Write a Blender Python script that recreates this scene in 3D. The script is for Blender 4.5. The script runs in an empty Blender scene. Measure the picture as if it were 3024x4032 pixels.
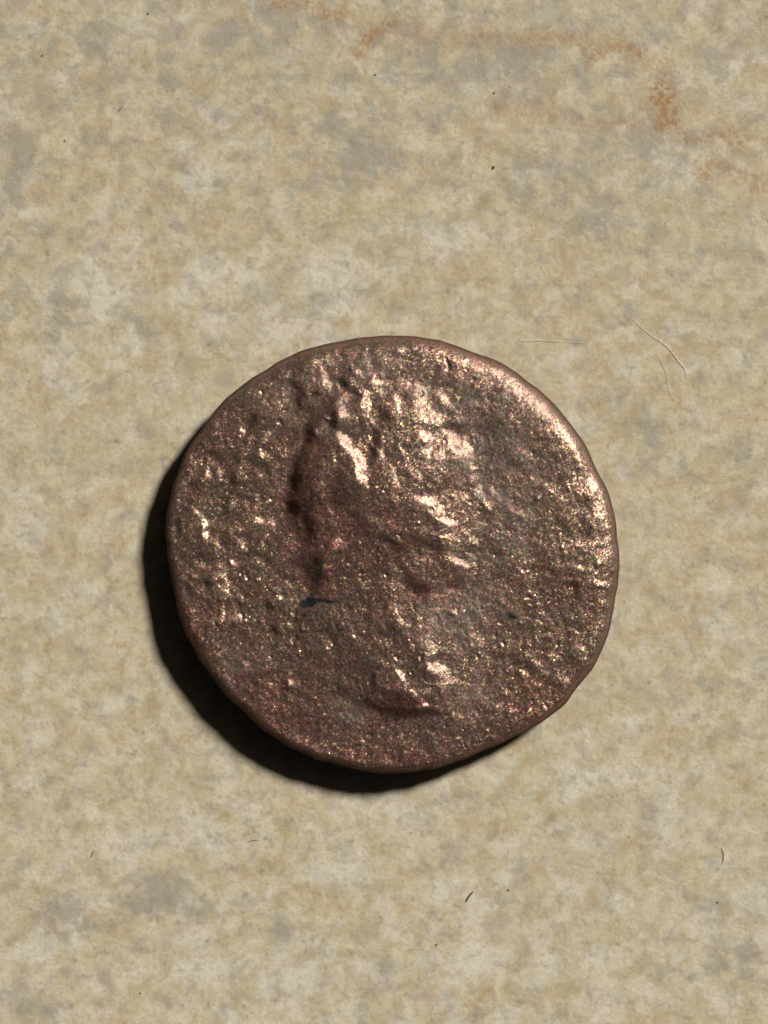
import bpy, math
import numpy as np
from mathutils import Vector

# ------------------------------------------------------------------ camera, light, exposure
scene = bpy.context.scene
MM = 0.001
PX = 99.0                      # photograph pixels per millimetre on the tile
CAM_H = 100.0                  # mm above the tile
SUN_AZ = (0.74, 0.67)          # towards the sun: right and up in the picture
SUN_EL = math.radians(39.0)

cam_d = bpy.data.cameras.new('camera')
cam = bpy.data.objects.new('camera', cam_d)
scene.collection.objects.link(cam)
cam.location = (0, 0, CAM_H * MM)
cam.rotation_euler = (0, 0, 0)
cam_d.sensor_fit = 'AUTO'
cam_d.sensor_width = 36.0
cam_d.lens = 36.0 * CAM_H / (4032 / PX)
cam_d.clip_start = 0.002
cam_d.clip_end = 10.0
cam_d.dof.use_dof = True
cam_d.dof.focus_distance = (CAM_H - 1.5) * MM
cam_d.dof.aperture_fstop = 24.0
scene.camera = cam

world = bpy.data.worlds.new('World')
scene.world = world
world.use_nodes = True
wn = world.node_tree
bg = wn.nodes['Background']
sky = wn.nodes.new('ShaderNodeTexSky')
sky.sky_type = 'NISHITA'
sky.sun_disc = False
sky.sun_elevation = SUN_EL
sky.sun_rotation = math.atan2(SUN_AZ[0], SUN_AZ[1])
warm = wn.nodes.new('ShaderNodeMix')     # warm tint added over the sky to warm the shadow
warm.data_type, warm.blend_type = 'RGBA', 'MULTIPLY'
warm.inputs[0].default_value = 1.0
warm.inputs[7].default_value = (1.0, 0.82, 0.64, 1.0)
wn.links.new(sky.outputs[0], warm.inputs[6])
wn.links.new(warm.outputs[2], bg.inputs[0])
bg.inputs[1].default_value = 0.0045
sky.dust_density = 6.0
sky.ozone_density = 0.5

sun_d = bpy.data.lights.new('sun', 'SUN')
sun_d.energy = 4.0
sun_d.angle = math.radians(8.5)
sun_d.color = (1.0, 0.972, 0.885)
sun = bpy.data.objects.new('sun', sun_d)
scene.collection.objects.link(sun)
sl = math.hypot(*SUN_AZ)
sdir = Vector((SUN_AZ[0] / sl * math.cos(SUN_EL), SUN_AZ[1] / sl * math.cos(SUN_EL), math.sin(SUN_EL)))
sun.rotation_euler = sdir.to_track_quat('Z', 'Y').to_euler()
sun.location = sdir * 0.5

vs = scene.view_settings
vs.view_transform = 'Standard'
vs.look = 'None'
vs.gamma = 1.0
vs.use_curve_mapping = False
vs.exposure = 0.22

rng = np.random.default_rng(7)


# ------------------------------------------------------------------ helpers
def srgb(r, g, b):
    def f(c):
        c /= 255.0
        return c / 12.92 if c <= 0.04045 else ((c + 0.055) / 1.055) ** 2.4
    return (f(r), f(g), f(b), 1.0)


def world_mm(sx, sy, z=0.0):
    """photo pixel -> mm on the horizontal plane at height z"""
    k = (CAM_H - z) / CAM_H
    return (np.asarray(sx, float) - 1512) / PX * k, (2016 - np.asarray(sy, float)) / PX * k


def mesh_from_arrays(name, co, quads, smooth=True):
    me = bpy.data.meshes.new(name)
    n, q = len(co), len(quads)
    me.vertices.add(n)
    me.vertices.foreach_set('co', np.ascontiguousarray(co, np.float32).ravel())
    me.loops.add(q * 4)
    me.loops.foreach_set('vertex_index', np.ascontiguousarray(quads, np.int32).ravel())
    me.polygons.add(q)
    me.polygons.foreach_set('loop_start', np.arange(0, q * 4, 4, dtype=np.int32))
    me.update(calc_edges=True)
    me.validate()
    me.polygons.foreach_set('use_smooth', np.full(len(me.polygons), smooth))
    return me


def point_colors(me, name, rgb):
    a = me.attributes.new(name, 'FLOAT_COLOR', 'POINT')
    v = np.ones((len(rgb), 4), np.float32)
    v[:, :3] = rgb
    a.data.foreach_set('color', v.ravel())


def link(ob, parent=None):
    scene.collection.objects.link(ob)
    if parent:
        ob.parent = parent
    return ob


class NT:
    def __init__(self, name):
        self.m = bpy.data.materials.new(name)
        self.m.use_nodes = True
        self.t = self.m.node_tree
        self.bsdf = self.t.nodes['Principled BSDF']

    def n(self, typ, **kw):
        nd = self.t.nodes.new(typ)
        for k, v in kw.items():
            setattr(nd, k, v)
        return nd

    def put(self, sock, v):
        if isinstance(v, bpy.types.NodeSocket):
            self.t.links.new(v, sock)
        else:
            sock.default_value = v

    def math(self, op, a, b=0.0, clamp=False):
        nd = self.n('ShaderNodeMath', operation=op, use_clamp=clamp)
        self.put(nd.inputs[0], a)
        self.put(nd.inputs[1], b)
        return nd.outputs[0]

    def vmath(self, op, a, b=None, scale=None):
        nd = self.n('ShaderNodeVectorMath', operation=op)
        self.put(nd.inputs[0], a)
        if b is not None:
            self.put(nd.inputs[1], b)
        if scale is not None:
            self.put(nd.inputs['Scale'], scale)
        return nd.outputs[0]

    def mix(self, fac, a, b, blend='MIX'):
        nd = self.n('ShaderNodeMix', data_type='RGBA', blend_type=blend)
        self.put(nd.inputs[0], fac)
        self.put(nd.inputs[6], a)
        self.put(nd.inputs[7], b)
        return nd.outputs[2]

    def ramp(self, v, lo, hi, a=0.0, b=1.0, smooth=True):
        nd = self.n('ShaderNodeMapRange')
        if smooth:
            nd.interpolation_type = 'SMOOTHSTEP'
        self.put(nd.inputs[0], v)
        for i, x in zip((1, 2, 3, 4), (lo, hi, a, b)):
            nd.inputs[i].default_value = x
        return nd.outputs[0]

    def noise(self, vec, scale, detail=2.0, rough=0.5, off=None):
        if off is not None:
            vec = self.vmath('ADD', vec, off)
        nd = self.n('ShaderNodeTexNoise')
        self.put(nd.inputs['Vector'], vec)
        nd.inputs['Scale'].default_value = scale
        nd.inputs['Detail'].default_value = detail
        nd.inputs['Roughness'].default_value = rough
        return nd.outputs[0]

    def voronoi(self, vec, scale, feature='F1'):
        nd = self.n('ShaderNodeTexVoronoi', feature=feature)
        self.put(nd.inputs['Vector'], vec)
        nd.inputs['Scale'].default_value = scale
        return nd

    def coords_mm(self):
        tc = self.n('ShaderNodeTexCoord')
        return self.vmath('SCALE', tc.outputs['Object'], scale=1000.0)

    def attr(self, name):
        a = self.n('ShaderNodeAttribute', attribute_name=name)
        s = self.n('ShaderNodeSeparateColor')
        self.t.links.new(a.outputs['Color'], s.inputs[0])
        return s.outputs[0], s.outputs[1], s.outputs[2]

    def sep(self, c):
        s = self.n('ShaderNodeSeparateColor')
        self.t.links.new(c, s.inputs[0])
        return s.outputs[0], s.outputs[1], s.outputs[2]


# ------------------------------------------------------------------ the tile
def seg_dist(X, Y, pts):
    d = np.full(X.shape, 1e9)
    for (x0, y0), (x1, y1) in zip(pts[:-1], pts[1:]):
        vx, vy = x1 - x0, y1 - y0
        t = np.clip(((X - x0) * vx + (Y - y0) * vy) / (vx * vx + vy * vy + 1e-9), 0, 1)
        d = np.minimum(d, np.hypot(X - x0 - t * vx, Y - y0 - t * vy))
    return d


def build_tile():
    m = NT('glazed_beige_tile')
    P = m.coords_mm()
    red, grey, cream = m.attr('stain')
    warp = m.n('ShaderNodeTexNoise')
    m.put(warp.inputs['Vector'], P)
    warp.inputs['Scale'].default_value = 0.9
    warp.inputs['Detail'].default_value = 3
    Pw = m.vmath('ADD', P, m.vmath('SCALE', m.vmath('SUBTRACT', warp.outputs['Color'], (0.5, 0.5, 0.5)), scale=1.2))
    big = m.noise(Pw, 0.16, 3, 0.55)
    n1 = m.noise(Pw, 1.15, 5, 0.64, (13.1, 4.2, 0))
    n2 = m.noise(Pw, 1.15, 4, 0.58, (-31.0, 17.0, 0))
    n3 = m.noise(Pw, 0.80, 5, 0.66, (77.0, -9.0, 0))
    fine = m.noise(P, 6.5, 3, 0.6)
    c = m.mix(m.ramp(n1, 0.32, 0.68), srgb(180, 162, 129), srgb(206, 194, 166))
    c = m.mix(m.ramp(big, 0.30, 0.70, 0.0, 0.45), c, srgb(190, 179, 154))
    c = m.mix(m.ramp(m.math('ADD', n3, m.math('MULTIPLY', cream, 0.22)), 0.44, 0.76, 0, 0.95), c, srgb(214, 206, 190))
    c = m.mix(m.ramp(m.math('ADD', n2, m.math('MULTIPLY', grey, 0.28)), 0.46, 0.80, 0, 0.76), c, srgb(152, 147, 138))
    # rusty, mauve-grey and chalky flecks of the printed stone pattern
    c = m.mix(m.ramp(m.noise(P, 2.1, 5, 0.66, (5, 5, 0)), 0.51, 0.74, 0, 0.62), c, srgb(168, 138, 100))
    c = m.mix(m.ramp(m.noise(P, 1.9, 4, 0.62, (40, 3, 0)), 0.54, 0.76, 0, 0.66), c, srgb(146, 134, 124))
    c = m.mix(m.ramp(m.noise(P, 4.6, 3, 0.6, (14, 33, 0)), 0.57, 0.74, 0, 0.45), c, srgb(146, 118, 92))
    chalk = m.math('MULTIPLY', m.ramp(m.noise(P, 5.0, 5, 0.7, (-20, 63, 0)), 0.54, 0.72), m.ramp(n3, 0.42, 0.62))
    c = m.mix(m.math('MULTIPLY', chalk, 0.65), c, srgb(226, 221, 208))
    vor = m.voronoi(P, 0.85)
    vr, vg, vb = m.sep(vor.outputs['Color'])
    dot = m.math('MULTIPLY', m.ramp(vor.outputs['Distance'], 0.03, 0.11, 1, 0), m.ramp(vr, 0.6, 0.9))
    c = m.mix(m.math('MULTIPLY', dot, 0.5), c, m.mix(vg, srgb(140, 98, 62), srgb(118, 108, 102)))
    # rust veins, printed as a fine dither
    sn = m.n('ShaderNodeVectorMath', operation='FLOOR')
    m.put(sn.inputs[0], m.vmath('SCALE', P, scale=9.0))
    wh = m.n('ShaderNodeTexWhiteNoise')
    m.put(wh.inputs['Vector'], sn.outputs[0])
    dith = m.math('ADD', m.math('MULTIPLY', wh.outputs['Value'], 0.55), m.math('MULTIPLY', m.noise(P, 3.5, 4, 0.65, (9, 9, 0)), 0.8))
    veinf = m.math('MULTIPLY', red, m.ramp(dith, 0.36, 1.0, 0.22, 1.15), clamp=True)
    c = m.mix(veinf, c, m.mix(m.noise(P, 1.2, 2, 0.5, (2, 8, 0)), srgb(170, 124, 76), srgb(156, 122, 90)))
    c = m.mix(m.ramp(fine, 0.3, 0.75, 0.0, 0.20), c, srgb(140, 128, 104))
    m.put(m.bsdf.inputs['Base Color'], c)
    m.put(m.bsdf.inputs['Roughness'], m.ramp(m.noise(P, 1.5, 4, 0.6, (1, 50, 0)), 0.3, 0.7, 0.42, 0.62))
    m.bsdf.inputs['Specular IOR Level'].default_value = 0.35
    bp = m.n('ShaderNodeBump')
    bp.inputs['Strength'].default_value = 0.5
    bp.inputs['Distance'].default_value = 0.00006
    h = m.math('ADD', m.noise(P, 2.2, 4, 0.6, (3, 1, 0)), m.math('MULTIPLY', m.noise(P, 9.0, 2, 0.5), 0.25))
    m.put(bp.inputs['Height'], h)
    m.put(m.bsdf.inputs['Normal'], bp.outputs[0])

    def axis(lim, step, far):
        core = np.arange(-lim, lim + 1e-6, step)
        out = np.array([lim + 4, lim + 12, lim + 30, far])
        return np.concatenate([-out[::-1], core, out])
    xs, ys = axis(17.0, 0.085, 165.0), axis(22.0, 0.085, 165.0)
    X, Y = np.meshgrid(xs, ys)
    nx, ny = len(xs), len(ys)
    SX, SY = X * PX + 1512, 2016 - Y * PX
    # very slight waviness of the glaze
    Z = 0.006 * np.sin(X * 0.9 + 1.3 * np.sin(Y * 0.6)) + 0.005 * np.sin(Y * 1.3 + X * 0.4)
    co = np.stack([X, Y, Z], -1).reshape(-1, 3) * MM
    i = np.arange(nx * ny).reshape(ny, nx)
    quads = np.stack([i[:-1, :-1], i[:-1, 1:], i[1:, 1:], i[1:, :-1]], -1).reshape(-1, 4)
    me = mesh_from_arrays('tile_floor', co, quads)
    red = np.zeros_like(X)
    JX = SX + 14 * np.sin(SY / 31 + 2 * np.sin(SX / 57)) + 9 * np.sin(SX / 13 + SY / 17)
    JY = SY + 14 * np.sin(SX / 37 + 2 * np.sin(SY / 43)) + 9 * np.sin(SX / 11 - SY / 19)
    q = 1.22
    veins = [([(60, 0), (180, 15), (240, 35), (300, 60)], 16, .55), ([(225, 30), (280, 48)], 18, .6),
             ([(335, 155), (385, 112), (432, 75)], 22, .75), ([(370, 125), (395, 105)], 20, .6),
             ([(440, 75), (560, 110), (700, 115), (820, 130)], 26, .30), ([(690, 120), (735, 100)], 12, .4),
             ([(820, 130), (940, 122), (1040, 125), (1100, 160), (1180, 152), (1275, 168)], 20, .5),
             ([(1095, 165), (1180, 150)], 22, .5), ([(1205, 165), (1260, 168)], 14, .9), ([(940, 120), (1045, 124)], 10, .5),
             ([(1280, 185), (1335, 215), (1300, 250)], 20, .45),
             ([(1318, 300), (1336, 330), (1332, 365), (1328, 395)], 30, 1.25), ([(1312, 398), (1348, 405)], 18, 1.2),
             ([(1310, 295), (1350, 292)], 12, .5),
             ([(1360, 430), (1450, 450), (1500, 438), (1590, 452)], 16, .6), ([(1480, 440), (1530, 442)], 12, .6),
             ([(1450, 552), (1520, 540), (1625, 580)], 20, .55), ([(1500, 545), (1535, 540)], 14, .6), ([(1560, 590), (1659, 620)], 24, .4),
             ([(965, 270), (985, 350)], 14, .35), ([(790, 350), (1000, 355)], 22, .28), ([(1040, 395), (1280, 402)], 18, .28),
             ([(1490, 60), (1530, 130), (1620, 230)], 22, .18)]
    for pts, w, a in veins:
        P2 = [(1000 + x * q, y * q) for x, y in pts]
        d = seg_dist(JX, JY, P2)
        red = np.maximum(red, 1.25 * a * np.exp(-(d / (w * q * 1.25)) ** 2 * 0.9))
    K = 3024 / 1659.0

    def blots(lst):
        o = np.zeros_like(X)
        for x, y, rx, ry, a in lst:
            o += a * np.exp(-0.5 * (((SX - x * K) / (rx * K)) ** 2 + ((SY - y * K) / (ry * K)) ** 2))
        return o
    grey = blots([(790, 330, 45, 40, .8), (1290, 460, 40, 30, .7), (1180, 385, 40, 40, .6), (1100, 130, 70, 45, .7), (600, 60, 60, 40, .5),
                  (920, 150, 50, 50, .4), (130, 690, 25, 40, .8), (60, 350, 30, 30, .6), (210, 85, 30, 25, .5), (480, 90, 30, 30, .5),
                  (720, 260, 20, 22, .6), (1400, 950, 30, 40, .5), (1600, 1000, 25, 40, .5), (1350, 870, 40, 40, .4), (20, 420, 20, 30, .5),
                  (360, 1930, 60, 40, .7), (140, 1985, 40, 40, .8), (610, 2010, 25, 20, .7), (830, 2095, 18, 20, 1.0), (1110, 1930, 25, 25, .6),
                  (330, 1930, 40, 30, .5), (70, 2170, 50, 30, .8), (1560, 1960, 30, 40, .5), (1600, 2080, 40, 40, .6), (1420, 1740, 25, 20, .5),
                  (1390, 300, 60, 40, .4), (830, 790, 25, 25, .3), (300, 700, 30, 20, .5), (100, 210, 30, 20, .4), (1500, 1470, 30, 30, .3),
                  (560, 640, 20, 20, .4), (700, 660, 40, 25, .5), (1450, 330, 40, 40, .3), (150, 1400, 20, 20, .5)])
    cream = blots([(210, 620, 55, 55, 1.), (470, 620, 50, 50, 1.), (450, 380, 35, 35, .7), (260, 740, 40, 30, .6), (90, 640, 30, 30, .6),
                   (700, 590, 60, 40, .8), (740, 690, 50, 40, .6), (60, 60, 40, 30, .5), (300, 40, 30, 30, .6), (120, 800, 50, 50, .6),
                   (950, 520, 50, 40, .5), (600, 720, 60, 40, .7), (40, 1150, 40, 60, .7), (170, 1300, 40, 40, .5), (250, 1830, 50, 40, .6),
                   (450, 1800, 50, 30, .8), (970, 1930, 40, 30, .8), (760, 1880, 50, 30, .6), (1270, 1690, 60, 40, .6), (620, 2120, 40, 30, .9),
                   (420, 2110, 40, 40, .8), (110, 2050, 40, 30, .6), (1040, 2060, 50, 40, .6), (1540, 2000, 40, 30, .5), (1560, 1330, 40, 60, .4),
                   (1480, 330, 40, 50, .4), (1600, 130, 30, 40, .4), (850, 1760, 60, 25, .5), (1500, 1800, 60, 40, .4)])
    point_colors(me, 'stain', np.stack([red, np.clip(grey + .30 * np.clip((1500 - SY) / 1500, 0, 1), 0, 1.2), np.clip(cream + .30 * np.clip((SY - 2000) / 2000, 0, 1), 0, 1.2)], -1).reshape(-1, 3))  # light falloff painted into the colour: greyer towards top, creamier towards bottom
    ob = link(bpy.data.objects.new('tile_floor', me))
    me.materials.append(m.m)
    ob['kind'] = 'structure'
    return ob


# ------------------------------------------------------------------ the coin
# relief is laid out in "q" units: 1 q = 1.1453 photo pixels, origin at photo (600, 1260)
QS = 1900 / 1659.0
Q_MM = QS / PX
ZEQ = 1.04      # height of the widest girth
ZTOP = 1.52     # height of the flat field

OUTLINE = [(870, 55), (950, 62), (1050, 85), (1150, 122), (1250, 177), (1340, 250), (1420, 332), (1490, 432), (1545, 540), (1583, 640),
           (1600, 740), (1604, 840), (1598, 940), (1578, 1040), (1545, 1140), (1500, 1222), (1440, 1298), (1370, 1360), (1290, 1412),
           (1200, 1457), (1100, 1500), (1000, 1535), (900, 1553), (830, 1558), (740, 1552), (640, 1530), (540, 1498), (440, 1450),
           (360, 1395), (290, 1330), (228, 1258), (180, 1195), (140, 1130), (106, 1060), (84, 980), (63, 890), (47, 800), (42, 740),
           (50, 660), (68, 580), (95, 500), (138, 420), (200, 330), (260, 265), (330, 203), (420, 148), (510, 107), (600, 80), (700, 63), (780, 56)]
CX, CY = 825.0, 806.0

PORTRAIT = [(640, 250), (740, 215), (860, 215), (960, 240), (1040, 310), (1090, 430), (1102, 520), (1118, 575), (1162, 655), (1112, 690), (1118, 740), (1096, 775), (1102, 845), (1050, 890),
            (985, 930), (948, 1030), (962, 1150), (1010, 1260), (985, 1345), (850, 1355), (710, 1318), (610, 1250), (530, 1150), (505, 1060),
            (560, 980), (560, 900), (510, 830), (530, 760), (472, 660), (485, 560), (520, 440), (560, 370), (600, 310)]

# x, y, half length, half width, direction of the length (degrees, y down), slope towards the light
PATCHES = [
    (664, 420, 46, 17, 62, 1.5), (708, 500, 58, 22, 62, 1.5), (738, 556, 26, 16, 40, 1.0), (800, 480, 50, 9, 62, .5), (850, 430, 60, 10, 60, .45),
    (830, 540, 45, 9, 50, .4), (890, 520, 45, 10, 45, .45), (770, 360, 26, 9, 70, .6), (940, 400, 40, 12, 50, .5), (656, 312, 42, 15, 58, 1.0), (738, 292, 50, 16, 88, .95), (595, 200, 55, 12, 85, .75), (840, 285, 42, 15, 80, .55),
    (920, 262, 42, 30, 70, .8), (960, 330, 60, 36, 50, .55), (1045, 432, 62, 22, 56, 1.1), (985, 455, 50, 26, 30, .65), (965, 645, 66, 20, 36, 1.0),
    (1008, 692, 32, 12, 30, .7), (1130, 612, 42, 10, 56, .85), (1104, 560, 28, 9, 72, .6), (1084, 850, 26, 9, 60, .6), (1106, 748, 16, 9, 60, .6), (1080, 600, 20, 30, 50, .3), (1045, 825, 50, 11, 30, 1.35), (955, 1186, 20, 14, 10, 1.4),
    (1000, 1190, 32, 8, 10, .5), (855, 1217, 26, 7, 45, 1.1), (937, 1322, 16, 9, 35, 1.1), (890, 1268, 85, 10, 50, .55), (250, 540, 34, 15, 60, 1.1),
    (200, 530, 22, 10, 30, .6), (190, 730, 34, 13, 60, 1.2), (320, 775, 24, 10, 62, 1.1), (370, 690, 22, 10, 20, .9), (315, 375, 24, 9, 55, 1.1),
    (345, 405, 9, 7, 0, .9), (575, 380, 16, 8, 50, .9), (285, 832, 14, 8, 30, .8), (485, 1042, 20, 9, 30, .8), (440, 960, 12, 8, 45, .8),
    (482, 1254, 13, 10, 0, 1.2), (600, 855, 11, 8, 0, 1.1), (235, 1150, 12, 6, 60, .8), (330, 1182, 28, 6, 36, .6), (1380, 1150, 28, 8, 20, .6),
    (1310, 1240, 42, 8, 45, .45), (640, 770, 40, 30, 40, .35), (620, 150, 18, 18, 0, .5), (560, 130, 22, 22, 0, .4), (830, 80, 50, 20, 0, .4),
    (1460, 770, 18, 14, 20, .7), (1340, 1000, 20, 10, 45, .5), (1000, 1330, 40, 12, 35, .45), (880, 610, 60, 40, 40, .2), (720, 900, 90, 70, 40, .15),
    (160, 660, 18, 10, 30, .6), (375, 610, 24, 8, 45, .7), (420, 690, 18, 10, 45, .5), (1090, 740, 40, 14, 30, .5), (830, 990, 50, 12, 45, .4),
    (640, 1010, 30, 8, 45, .5), (560, 1030, 10, 8, 0, .6), (860, 1030, 20, 8, 40, .5), (940, 1110, 40, 14, 60, .4), (1240, 760, 22, 12, 40, .35),
    # turned away from the light
    (555, 400, 40, 26, 70, -.95), (520, 470, 40, 18, 115, -.55), (494, 545, 60, 20, 100, -.95), (482, 642, 30, 20, 110, -1.0), (525, 690, 40, 12, 60, -.6), (525, 600, 80, 36, 95, -.55), (550, 720, 60, 28, 80, -.55),
    (565, 862, 62, 32, 95, -.7), (632, 352, 40, 12, 75, -1.0), (650, 215, 28, 9, 36, -.8), (560, 250, 16, 12, 40, -.8), (775, 400, 50, 14, 80, -.6),
    (762, 455, 15, 12, 40, -.8), (700, 250, 30, 14, 70, -.45), (800, 330, 40, 16, 85, -.4), (1215, 450, 130, 200, 60, -.13), (1160, 350, 60, 60, 0, -.1),
    (765, 1322, 60, 17, 22, -.40), (880, 1346, 80, 17, 4, -.50), (960, 1345, 40, 14, -5, -.3), (762, 1230, 38, 8, 90, -.8), (715, 700, 70, 13, 48, -.25), (905, 900, 52, 28, 35, -.6),
    (1138, 640, 50, 8, 60, -.7), (432, 1062, 28, 11, 50, -.8), (190, 900, 20, 10, 45, -.9), (92, 702, 25, 8, 90, -.8), (392, 990, 22, 14, 60, -.6),
    (1440, 922, 42, 10, 15, -.5), (1500, 620, 18, 16, 0, -.5), (470, 1270, 12, 9, 30, -1.0), (300, 735, 16, 12, 60, -.5), (345, 800, 14, 18, 60, -.5),
    (1030, 370, 50, 12, 5, -.45), (640, 610, 40, 30, 50, -.35), (810, 760, 50, 14, 45, -.35), (960, 770, 60, 20, 30, -.35), (1180, 790, 70, 14, 20, -.2),
    (850, 1305, 70, 30, 20, -.3), (1390, 880, 40, 14, 20, -.3), (640, 1060, 20, 8, 50, -.5), (225, 470, 40, 16, 20, -.4), (150, 560, 30, 14, 20, -.4),
    (540, 935, 30, 8, 80, -.6),
]


def build_coin():
    step = 1.5
    N = 1200
    o0 = -75.0
    g = o0 + np.arange(N) * step
    X, Y = np.meshgrid(g, g)
    kx = np.fft.fftfreq(N, step) * 2 * np.pi
    KX, KY = np.meshgrid(kx, kx)
    K2 = KX ** 2 + KY ** 2

    def blur(a, s):
        return np.fft.ifft2(np.fft.fft2(a) * np.exp(-0.5 * K2 * s * s)).real

    def gnoise(s):
        n = blur(rng.standard_normal((N, N)), s)
        return n / n.std()

    ax = np.arctan2(Y - CY, X - CX)
    rr = np.hypot(X - CX, Y - CY)
    # ---- slope map -> surface
    wx, wy = gnoise(22) * 5 + gnoise(8) * 3, gnoise(22) * 5 + gnoise(8) * 3
    S = np.zeros((N, N))
    for x, y, a, b, deg, s in PATCHES:
        c, sn = math.cos(math.radians(deg)), math.sin(math.radians(deg))
        m = max(a, b) * 3.2 + 20
        i0, i1 = [int(np.clip((v - o0) / step, 0, N)) for v in (x - m, x + m)]
        j0, j1 = [int(np.clip((v - o0) / step, 0, N)) for v in (y - m, y + m)]
        sl_ = (slice(j0, j1), slice(i0, i1))
        dx, dy = X[sl_] + wx[sl_] - x, Y[sl_] + wy[sl_] - y
        u, v = dx * c + dy * sn, -dx * sn + dy * c
        S[sl_] += s * np.exp(-0.5 * ((u / (a * .72)) ** 2 + (v / (b * .85)) ** 2) ** 1.8)
    lr = np.random.default_rng(21)
    strokes = []
    for a_deg in list(np.arange(158, 226, 6.5)) + list(np.arange(-28, 44, 6.5)) + list(np.arange(232, 262, 7)):
        for _ in range(2):
            a_ = math.radians(a_deg + lr.uniform(-2, 2))
            r_ = lr.uniform(560, 665)
            right = math.cos(a_) > 0
            strokes.append((CX + r_ * math.cos(a_), CY + r_ * math.sin(a_), lr.uniform(16, 34), lr.uniform(7, 10),
                            math.degrees(a_) + lr.choice([0, 0, 70, 90, 35]), lr.uniform(.35, .8) * (.35 if right else 1) * lr.choice([1, 1, -1])))
    for x, y, a, b, deg, s in strokes:
        c, sn = math.cos(math.radians(deg)), math.sin(math.radians(deg))
        dx, dy = X + wx - x, Y + wy - y
        u, v = dx * c + dy * sn, -dx * sn + dy * c
        S += s * np.exp(-0.5 * ((u / (a * .8)) ** 2 + (v / b) ** 2))
    S = blur(np.where(S > 0, S * 0.48, S * 0.82), 3.5)
    lx, ly = SUN_AZ[0] / sl, -SUN_AZ[1] / sl
    kl = KX * lx + KY * ly
    H = np.fft.ifft2(np.fft.fft2(S) * (1j * kl) / (kl ** 2 + 0.06 * K2 + (2 * np.pi / 1300) ** 2)).real
    # ---- portrait stands proud of the field
    inside = np.zeros((N, N), bool)
    pts = PORTRAIT
    for (x0, y0), (x1, y1) in zip(pts, pts[1:] + pts[:1]):
        cond = (y0 > Y) != (y1 > Y)
        if y1 != y0:
            inside ^= cond & (X < (x1 - x0) * (Y - y0) / (y1 - y0) + x0)
    wgt = np.clip(1 - (Y - 930) / 120, 0, 1) + np.clip((Y - 930) / 120, 0, 1) * np.clip((X - 640) / 160, 0, 1)
    H += blur(blur(inside * wgt, 4) * (1 + .15 * np.clip(gnoise(30), -1, 1)), 9) * 6.5 + blur(inside.astype(float), 50) * 4
    def mound(x, y, rx, ry, deg, h):
        c, sn = math.cos(math.radians(deg)), math.sin(math.radians(deg))
        u, v = ((X - x) * c + (Y - y) * sn) / rx, (-(X - x) * sn + (Y - y) * c) / ry
        return h * np.cos(np.clip(np.hypot(u, v), 0, 1) * np.pi / 2) ** 1.3
    H += blur(mound(790, 600, 330, 390, 0, 30) + mound(830, 1130, 230, 270, 0, 10) + mound(960, 640, 120, 170, 0, 5), 8)
    # ---- worn, pitted skin
    H += gnoise(95) * 2.4 + gnoise(38) * 1.0 + gnoise(17) * .75 + gnoise(8) * .5 + gnoise(4.2) * .22 + gnoise(2.3) * .09
    pits = gnoise(7)
    H -= np.clip(pits - 1.9, 0, None) * 2.2
    pim = np.clip(gnoise(9) - 2.0, 0, None)
    H += pim * 2.0
    # flow lines running out to the edge
    ang = gnoise(3)
    t_ = (ax / (2 * np.pi) % 1.0)
    prof = np.interp(np.arange(4096) / 4096, np.arange(400) / 400.0, rng.standard_normal(400))
    kern = np.exp(-0.5 * (np.arange(-24, 25) / 7.0) ** 2)
    prof = np.convolve(np.r_[prof[-24:], prof, prof[:24]], kern / kern.sum(), 'valid')
    fl = prof[(t_ * 4095).astype(int)]
    w_edge = np.clip((rr - 430) / 220, 0, 1) * (0.35 + 0.65 * np.clip(np.cos(ax - 0.45), 0, 1))
    H += fl * 0.8 * w_edge * (0.5 + 0.5 * np.clip(gnoise(40), -1, 1))

    # ---- colour zones: x red copper, y grey-olive patina, z black deposit
    def zones(lst, amp=2.0):
        o = np.zeros((N, N))
        for x, y, rx, ry, a in lst:
            dd = ((X + amp * wx - x) / rx) ** 2 + ((Y + amp * wy - y) / ry) ** 2
            o += a * np.exp(-0.5 * dd)
        return np.clip(o, 0, 1)
    redz = zones([(560, 620, 90, 130, .8), (580, 870, 60, 50, 1.), (910, 900, 80, 50, .8), (760, 760, 120, 90, .5), (850, 1320, 120, 40, .8),
                  (330, 1300, 140, 90, .7), (500, 1450, 160, 70, .7), (150, 1060, 70, 120, .6), (1000, 590, 90, 50, .35), (560, 420, 60, 50, .6),
                  (1330, 1330, 120, 80, .6), (900, 1520, 300, 40, .7), (1430, 920, 70, 40, .5), (230, 470, 90, 60, .4), (1130, 130, 140, 40, .25)])
    olive = zones([(520, 290, 110, 70, .6), (1200, 440, 120, 150, .75), (1230, 650, 110, 60, .55), (1060, 1010, 85, 85, 1.), (280, 1190, 38, 32, .95),
                   (690, 1330, 50, 28, .75), (1090, 1270, 60, 45, .75), (800, 160, 150, 40, .4), (1000, 250, 120, 40, .45), (560, 770, 40, 60, .3),
                   (395, 1145, 18, 14, .6), (190, 930, 30, 20, .5), (640, 350, 40, 60, .4), (500, 490, 50, 60, .4), (1180, 800, 120, 40, .35)])
    dep = zones([(528, 972, 21, 11, 1.1), (552, 966, 13, 15, .8), (588, 961, 16, 9, .9), (614, 968, 13, 8, .7), (646, 962, 14, 10, .8),
                 (1222, 1015, 18, 12, .8), (1245, 1022, 14, 12, .55)], .5)
    redz = np.clip(redz * (0.8 + .22 * gnoise(20)), 0, 1)
    olive = np.clip(olive * (0.85 + .3 * gnoise(16)), 0, 1)

    # ---- polar sheet
    NA, NR = 1500, 400
    th = np.arange(NA) / NA * 2 * np.pi
    op = np.array(OUTLINE, float)
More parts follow.
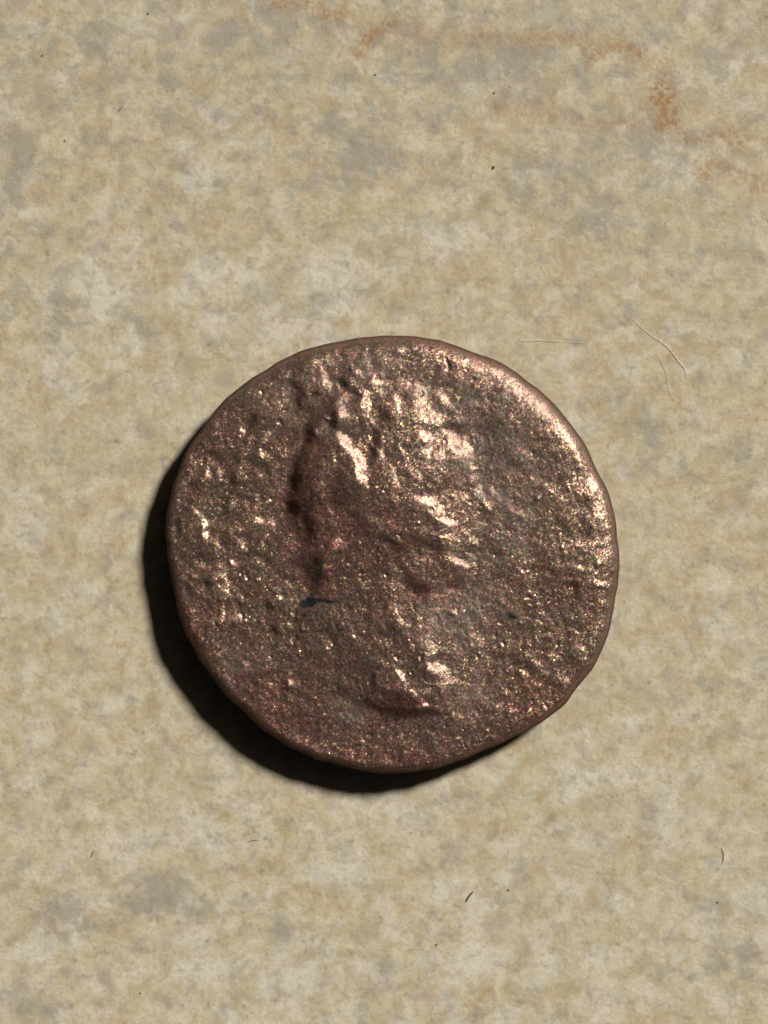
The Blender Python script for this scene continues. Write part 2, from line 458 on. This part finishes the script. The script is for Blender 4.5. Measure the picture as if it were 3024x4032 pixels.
    oa = np.arctan2(op[:, 1] - CY, op[:, 0] - CX) % (2 * np.pi)
    orad = np.hypot(op[:, 0] - CX, op[:, 1] - CY)
    k = np.argsort(oa)
    R = np.interp(th, oa[k], orad[k], period=2 * np.pi)
    f = np.fft.rfft(R)
    kk = np.arange(len(f))
    R = np.fft.irfft(f * np.exp(-0.5 * (kk / 20.0) ** 2), NA)
    nf = np.fft.rfft(rng.standard_normal(NA))
    R = R + np.fft.irfft(nf * np.exp(-0.5 * (kk / 38.0) ** 2) * (kk > 6), NA) * 7.0

    for a_, w_, h_ in ((3.19, .030, -7), (3.05, .05, -5), (2.3, .05, -5), (1.1, .07, -6), (.62, .04, -5), (5.1, .06, -5), (4.1, .07, -6), (1.9, .04, 4)):
        R = R + h_ * np.exp(-0.5 * ((th - a_) / w_) ** 2)       # nicks and flats of the struck flan
    t = np.concatenate([np.linspace(0.002, 0.9, 330), 1 - 0.1 * (1 - np.linspace(0, 1, NR - 329)[1:]) ** 1.6])
    T, TH = np.meshgrid(t, th, indexing='ij')
    RR = T * R[None, :]
    QX, QY = CX + RR * np.cos(TH), CY + RR * np.sin(TH)

    def samp(A):
        fx, fy = (QX - o0) / step, (QY - o0) / step
        i, j = np.clip(fx.astype(int), 0, N - 2), np.clip(fy.astype(int), 0, N - 2)
        a, b = fx - i, fy - j
        return (A[j, i] * (1 - a) + A[j, i + 1] * a) * (1 - b) + (A[j + 1, i] * (1 - a) + A[j + 1, i + 1] * a) * b
    d = (1 - T) * R[None, :]                     # q from the girth
    toward = np.clip(np.cos(TH + 0.78), 0, 1)       # flan is thinned towards the upper right
    wrim = 34 + 38 * toward + 4 * np.sin(TH * 3 + 1) + 3 * np.sin(TH * 5)
    e = np.clip(d / wrim, 0, 1)
    prof_z = np.sqrt(np.clip(1 - (1 - e) ** 2, 0, 1))
    relief_w = 0.25 + 0.75 * np.clip(d / 45, 0, 1)
    Hs = samp(H)
    Hs = Hs - Hs[(t > .86) & (t < .96)].mean()
    dome = 0.10 * (1 - T ** 2) - 0.20 * toward * np.clip(1 - d / 120, 0, 1) ** 2
    Z = ZEQ + (ZTOP - ZEQ) * prof_z + dome + Hs * Q_MM * (0.10 + 0.90 * relief_w)
    base_q = (CX, CY)
    kz = (CAM_H - Z) / CAM_H

    def to_mm(qx, qy, z):
        return world_mm(600 + qx * QS, 1260 + qy * QS, z)
    bx, by = to_mm(CX, CY, ZEQ)
    WX, WY = to_mm(QX, QY, ZEQ)
    top = np.stack([WX - bx, WY - by, Z], -1)
    # underside: rolls in from the girth to a smaller foot
    und = []
    for s in np.linspace(0.06, 1, 26):
        a = s * math.pi / 2
        sh = 1 - 0.105 * (1 - math.cos(a))
        zz = Z[-1] * (1 - math.sin(a)) + 0.004
        und.append(np.stack([(WX[-1] - bx) * sh, (WY[-1] - by) * sh, zz], -1))
    und.append(np.stack([(WX[-1] - bx) * .4, (WY[-1] - by) * .4, np.full(NA, 0.02)], -1))
    und = np.array(und)
    allco = np.concatenate([top, und], 0)
    nring = allco.shape[0]
    co = np.concatenate([allco.reshape(-1, 3), [[0, 0, Z[0].mean()]]], 0) * MM
    tone = np.stack([samp(redz), samp(olive), samp(dep)], -1)
    tone = np.concatenate([tone, np.repeat(tone[-1:], len(und), 0)], 0).reshape(-1, 3)
    tone = np.concatenate([tone, tone[:1]], 0)
    idx = np.arange(nring * NA).reshape(nring, NA)
    nxt = np.roll(idx, -1, 1)
    # image y runs down, so increasing angle is clockwise seen from above
    quads = np.stack([idx[:-1], nxt[:-1], nxt[1:], idx[1:]], -1)
    ring_of = np.repeat(np.arange(nring - 1), NA)
    quads = quads.reshape(-1, 4)
    mid = inside[np.clip(((QY - o0) / step).astype(int), 0, N - 1), np.clip(((QX - o0) / step).astype(int), 0, N - 1)]
    mid = np.concatenate([mid, np.zeros((len(und), NA), bool)], 0)[:-1].reshape(-1)
    rim_start = int(np.searchsorted(t, 0.968))
    is_rim = ring_of >= rim_start
    is_por = mid & ~is_rim
    is_field = ~is_rim & ~is_por

    mat, mat_edge = coin_material(), coin_material(True)
    ed = np.exp(-(d / 16.0) ** 2)
    ed = np.concatenate([ed, np.ones((len(und), NA))], 0).reshape(-1)
    ed = np.repeat(np.append(ed, 0)[:, None], 3, 1)
    root = bpy.data.objects.new('coin', None)
    root.empty_display_size = 0.002
    link(root)
    root.location = (bx * MM, by * MM, 0.006 * MM)
    root['label'] = 'worn ancient copper coin with a faint portrait lying on the beige tile'
    root['category'] = 'coin'
    c_i = nring * NA
    for name, mask, label in (('portrait', is_por, 'worn raised portrait bust with bright hair ridges'),
                              ('field', is_field, 'flat pitted copper field with traces of worn lettering'),
                              ('rim', is_rim, 'smooth rounded outer edge, bright at the upper right')):
        q_ = quads[mask]
        if name == 'portrait':
            n0 = np.arange(0, NA, 2)
            fan = np.stack([np.full(len(n0), c_i), (n0 + 2) % NA, (n0 + 1) % NA, n0], -1)
            q_ = np.concatenate([q_, fan], 0)
        used, inv = np.unique(q_, return_inverse=True)
        me = mesh_from_arrays(name, co[used], inv.reshape(-1, 4)[:, ::-1])
        point_colors(me, 'tone', tone[used])
        point_colors(me, 'edge', ed[used])
        me.materials.append(mat_edge if name == 'rim' else mat)
        ob = link(bpy.data.objects.new(name, me), root)
        ob['label'] = label
    return root


def coin_material(edge=False):
    m = NT('worn_copper_edge' if edge else 'worn_copper')
    P = m.coords_mm()
    red, olive, dep = m.attr('tone')
    v1 = m.voronoi(P, 17.0)
    v2 = m.voronoi(m.vmath('ADD', P, (3.3, 1.7, 0.4)), 30.0)
    f1 = m.vmath('SUBTRACT', v1.outputs['Color'], (0.5, 0.5, 0.5))
    f2 = m.vmath('SUBTRACT', v2.outputs['Color'], (0.5, 0.5, 0.5))
    keep = m.math('SUBTRACT', 1.0, m.math('MULTIPLY', olive, 0.25))
    glint = m.ramp(m.sep(v1.outputs['Color'])[1], 0.84, 1.0, 0.17, 0.36)
    fac = m.vmath('ADD', m.vmath('SCALE', f1, scale=glint), m.vmath('SCALE', f2, scale=0.19))
    bp = m.n('ShaderNodeBump')
    bp.inputs['Strength'].default_value = 0.45
    bp.inputs['Distance'].default_value = 0.00003
    m.put(bp.inputs['Height'], m.noise(P, 7.0, 4, 0.65))
    nrm = m.vmath('NORMALIZE', m.vmath('ADD', bp.outputs[0], m.vmath('SCALE', fac, scale=keep)))
    n1 = m.noise(P, 1.1, 4, 0.6)
    n2 = m.noise(P, 3.5, 3, 0.6, (8, 2, 1))
    c = m.mix(m.ramp(n1, 0.35, 0.65), srgb(150, 122, 106), srgb(136, 115, 100))
    c = m.mix(m.math('MULTIPLY', red, 0.65), c, srgb(148, 95, 85))
    c = m.mix(m.math('MULTIPLY', olive, 0.85), c, srgb(96, 87, 80))
    c = m.mix(m.ramp(n2, 0.55, 0.75, 0, 0.35), c, srgb(112, 84, 76))
    tint = m.mix(0.40, v1.outputs['Color'], (0.56, 0.47, 0.52, 1))
    c = m.mix(0.5, c, m.mix(1.0, m.mix(1.0, c, tint, 'MULTIPLY'), (2.0, 2.0, 2.0, 1), 'MULTIPLY'))
    c = m.mix(m.math('MULTIPLY', dep, m.ramp(m.noise(P, 8.0, 3, 0.6, (4, 1, 7)), 0.3, 0.7, 0.85, 1.4), clamp=True), c, srgb(14, 17, 24))
    if edge:      # darker brown colour all round the rim
        ef = m.attr('edge')[0]
        c = m.mix(m.math('MULTIPLY', ef, 0.92), c, m.mix(m.ramp(m.noise(P, 5.0, 4, 0.7, (6, 6, 6)), 0.35, 0.65), srgb(46, 31, 26), srgb(78, 52, 44)))
    m.put(m.bsdf.inputs['Base Color'], c)
    vr, vg, vb = m.sep(v1.outputs['Color'])
    rough = m.math('ADD', m.ramp(vb, 0.0, 1.0, 0.33, 0.45, False), m.math('MULTIPLY', olive, 0.18))
    rough = m.math('ADD', rough, m.math('MULTIPLY', dep, 0.4), clamp=True)
    if edge:      # handled edge is polished
        rough = m.math('ADD', m.math('SUBTRACT', rough, 0.05), m.math('MULTIPLY', ef, 0.35), clamp=True)
    m.put(m.bsdf.inputs['Roughness'], rough)
    met = m.math('SUBTRACT', 0.78, m.math('ADD', m.math('MULTIPLY', olive, 0.35), m.math('MULTIPLY', dep, 0.86)), clamp=True)
    if edge:
        met = m.math('MULTIPLY', met, m.math('SUBTRACT', 1.0, m.math('MULTIPLY', ef, 0.9)))
    m.put(m.bsdf.inputs['Metallic'], met)
    m.bsdf.inputs['Specular IOR Level'].default_value = 0.15 if edge else 0.4
    m.put(m.bsdf.inputs['Normal'], nrm)
    return m.m


# ------------------------------------------------------------------ lint and specks
def simple_mat(name, col, rough=.5, trans=0.0, spec=.5):
    m = NT(name)
    P = m.coords_mm()
    m.bsdf.inputs['Alpha'].default_value = 1 - trans
    n = m.noise(P, 6.0, 2)
    m.put(m.bsdf.inputs['Base Color'], m.mix(n, col, tuple(c * .75 for c in col[:3]) + (1,)))
    m.bsdf.inputs['Roughness'].default_value = rough
    m.bsdf.inputs['Specular IOR Level'].default_value = spec
    return m.m


def catmull(pts, sub=8):
    p = [np.array(a, float) for a in pts]
    p = [2 * p[0] - p[1]] + p + [2 * p[-1] - p[-2]]
    out = []
    for i in range(1, len(p) - 2):
        for s in range(sub):
            u = s / sub
            out.append(.5 * (2 * p[i] + (p[i + 1] - p[i - 1]) * u + (2 * p[i - 1] - 5 * p[i] + 4 * p[i + 1] - p[i + 2]) * u * u
                             + (3 * p[i] - p[i - 1] - 3 * p[i + 1] + p[i + 2]) * u ** 3))
    out.append(p[-2])
    return np.array(out)


def fibre(name, pts, rad, mat, label, cat, group, lift=0.0, taper=.35):
    """pts: photo pixels (+ optional extra lift in mm); a thin round strand lying on the glaze"""
    P3 = []
    for a in pts:
        z = rad + 0.012 + (a[2] if len(a) > 2 else 0.0)
        x, y = world_mm(a[0], a[1], z)
        P3.append((float(x), float(y), z))
    C = catmull(P3)
    base = C.mean(0)
    base[2] = 0
    C = C - base
    n, seg = len(C), 6
    co = []
    for i in range(n):
        tg = C[min(i + 1, n - 1)] - C[max(i - 1, 0)]
        tg /= np.linalg.norm(tg) + 1e-12
        side = np.cross(tg, (0, 0, 1.0))
        side /= np.linalg.norm(side) + 1e-12
        up = np.cross(side, tg)
        u = i / (n - 1)
        r = rad * (taper + (1 - taper) * math.sin(math.pi * min(max(u, .03), .97)) ** .5) * (1 + .18 * math.sin(i * 1.7))
        for s in range(seg):
            a = s / seg * 2 * math.pi
            co.append(C[i] + side * math.cos(a) * r + up * math.sin(a) * r)
    i = np.arange(n * seg).reshape(n, seg)
    j = np.roll(i, -1, 1)
    quads = np.stack([i[:-1], i[1:], j[1:], j[:-1]], -1).reshape(-1, 4)
    me = mesh_from_arrays(name, np.array(co) * MM, quads)
    me.materials.append(mat)
    ob = link(bpy.data.objects.new(name, me))
    ob.location = Vector(base) * MM
    ob['label'], ob['category'], ob['group'] = label, cat, group
    return ob


def speck(sx, sy, r, mat, label, seed):
    lr = np.random.default_rng(seed)
    x, y = world_mm(sx, sy, r)
    nu, nv = 10, 6
    co = []
    sxk, syk, rot = 1 + .5 * lr.random(), 1, lr.random() * 3
    for a in range(nv + 1):
        ph = math.pi * a / nv
        for b in range(nu):
            t = 2 * math.pi * b / nu
            k = r * (1 + .22 * lr.standard_normal() * (0 < a < nv))
            px, py = math.sin(ph) * math.cos(t) * k * sxk, math.sin(ph) * math.sin(t) * k * syk
            co.append((px * math.cos(rot) - py * math.sin(rot), px * math.sin(rot) + py * math.cos(rot), (1 - math.cos(ph)) * r * .55))
    i = np.arange((nv + 1) * nu).reshape(nv + 1, nu)
    j = np.roll(i, -1, 1)
    quads = np.stack([i[:-1], j[:-1], j[1:], i[1:]], -1).reshape(-1, 4)
    me = mesh_from_arrays('dust_speck', np.array(co) * MM, quads)
    me.materials.append(mat)
    ob = link(bpy.data.objects.new('dust_speck', me))
    ob.location = (float(x) * MM, float(y) * MM, 0.008 * MM)
    ob['label'], ob['category'], ob['group'] = label, 'dust speck', 'dark dust specks on the tile'
    return ob


build_tile()
build_coin()

pale = simple_mat('pale_fibre', srgb(255, 252, 240), .3, .5, .9)
dark = simple_mat('dark_fibre', srgb(62, 60, 56), .6)
faint = simple_mat('dull_fibre', srgb(176, 160, 128), .5, .4)


def r7(l):
    return [(1900 + a[0] * .6775, 1100 + a[1] * .6775) + tuple(a[2:]) for a in l]


def r8(l):
    return [(a * 1.8228, 3100 + b * 1.8228) for a, b in l]


def r6(l):
    return [(a * .9114, b * .9114) for a, b in l]


G1, G2 = 'pale fibres on the tile', 'dark lint fibres on the tile'
fibre('lint_fibre', r7([(870, 225), (930, 285), (1000, 340), (1060, 380), (1100, 420), (1135, 470), (1175, 520), (1190, 575)]), .015, pale,
      'curved shiny pale fibre on the tile right of and above the coin', 'fibre', G1)
fibre('lint_fibre', r7([(215, 350), (235, 358), (330, 355), (450, 362), (590, 370)]), .011, pale,
      'straight faint pale fibre lying level just above the coin upper right edge', 'fibre', G1)
fibre('lint_fibre', r7([(1010, 430), (1060, 530), (1080, 640), (1110, 710)]), .005, faint,
      'faint dull brown hair below the curved pale fibre', 'fibre', G2)
fibre('lint_fibre', r8([(1007, 247), (1013, 236), (1022, 225)]), .032, dark, 'short thick dark fibre on the tile below the coin', 'fibre', G2)
fibre('lint_fibre', r8([(196, 152), (199, 144), (203, 137)]), .015, dark, 'tiny dark fibre on the tile at lower left', 'fibre', G2)
fibre('lint_fibre', r8([(1559, 130), (1563, 148), (1560, 166)]), .011, dark, 'thin dark upright hair on the tile at lower right', 'fibre', G2)
fibre('lint_fibre', r8([(535, 119), (545, 115), (560, 114)]), .010, dark, 'thin dark level hair just below the coin shadow', 'fibre', G2)
fibre('lint_fibre', r6([(511, 483), (518, 472), (528, 461)]), .018, dark, 'short dark slanted fibre on the tile at upper left', 'fibre', G2)

speck(280 * .9114, 608 * .9114, .034, dark, 'dark speck left of and below the slanted dark fibre at upper left', 1)
speck(182 * .9114, 240 * .9114, .027, dark, 'dark speck nearest the top left corner', 2)
speck(640 * .9114, 58 * .9114, .034, dark, 'dark speck near the top edge at left', 3)
speck(1000 + 773 * 1.22, 540 * 1.22, .042, dark, 'round black speck on the tile straight above the coin', 4)
speck(1000 + 392 * 1.22, 241 * 1.22, .027, dark, 'small black speck below the left orange stain at the top', 5)
speck(1000 + 775 * 1.22, 300 * 1.22, .03, dark, 'tiny dark speck above the round black speck', 6)
speck(1098 * 1.8228, 3100 + 222 * 1.8228, .032, dark, 'dark speck right of the short thick dark fibre', 7)
speck(1550 * 1.8228, 3100 + 248 * 1.8228, .027, dark, 'dark speck at far lower right below the thin hair', 8)
speck(943 * 1.8228, 3100 + 340 * 1.8228, .03, dark, 'tiny dark speck below and left of the short thick fibre', 9)
speck(303 * 1.8228, 3100 + 445 * 1.8228, .027, dark, 'dark speck near the bottom edge at lower left', 10)
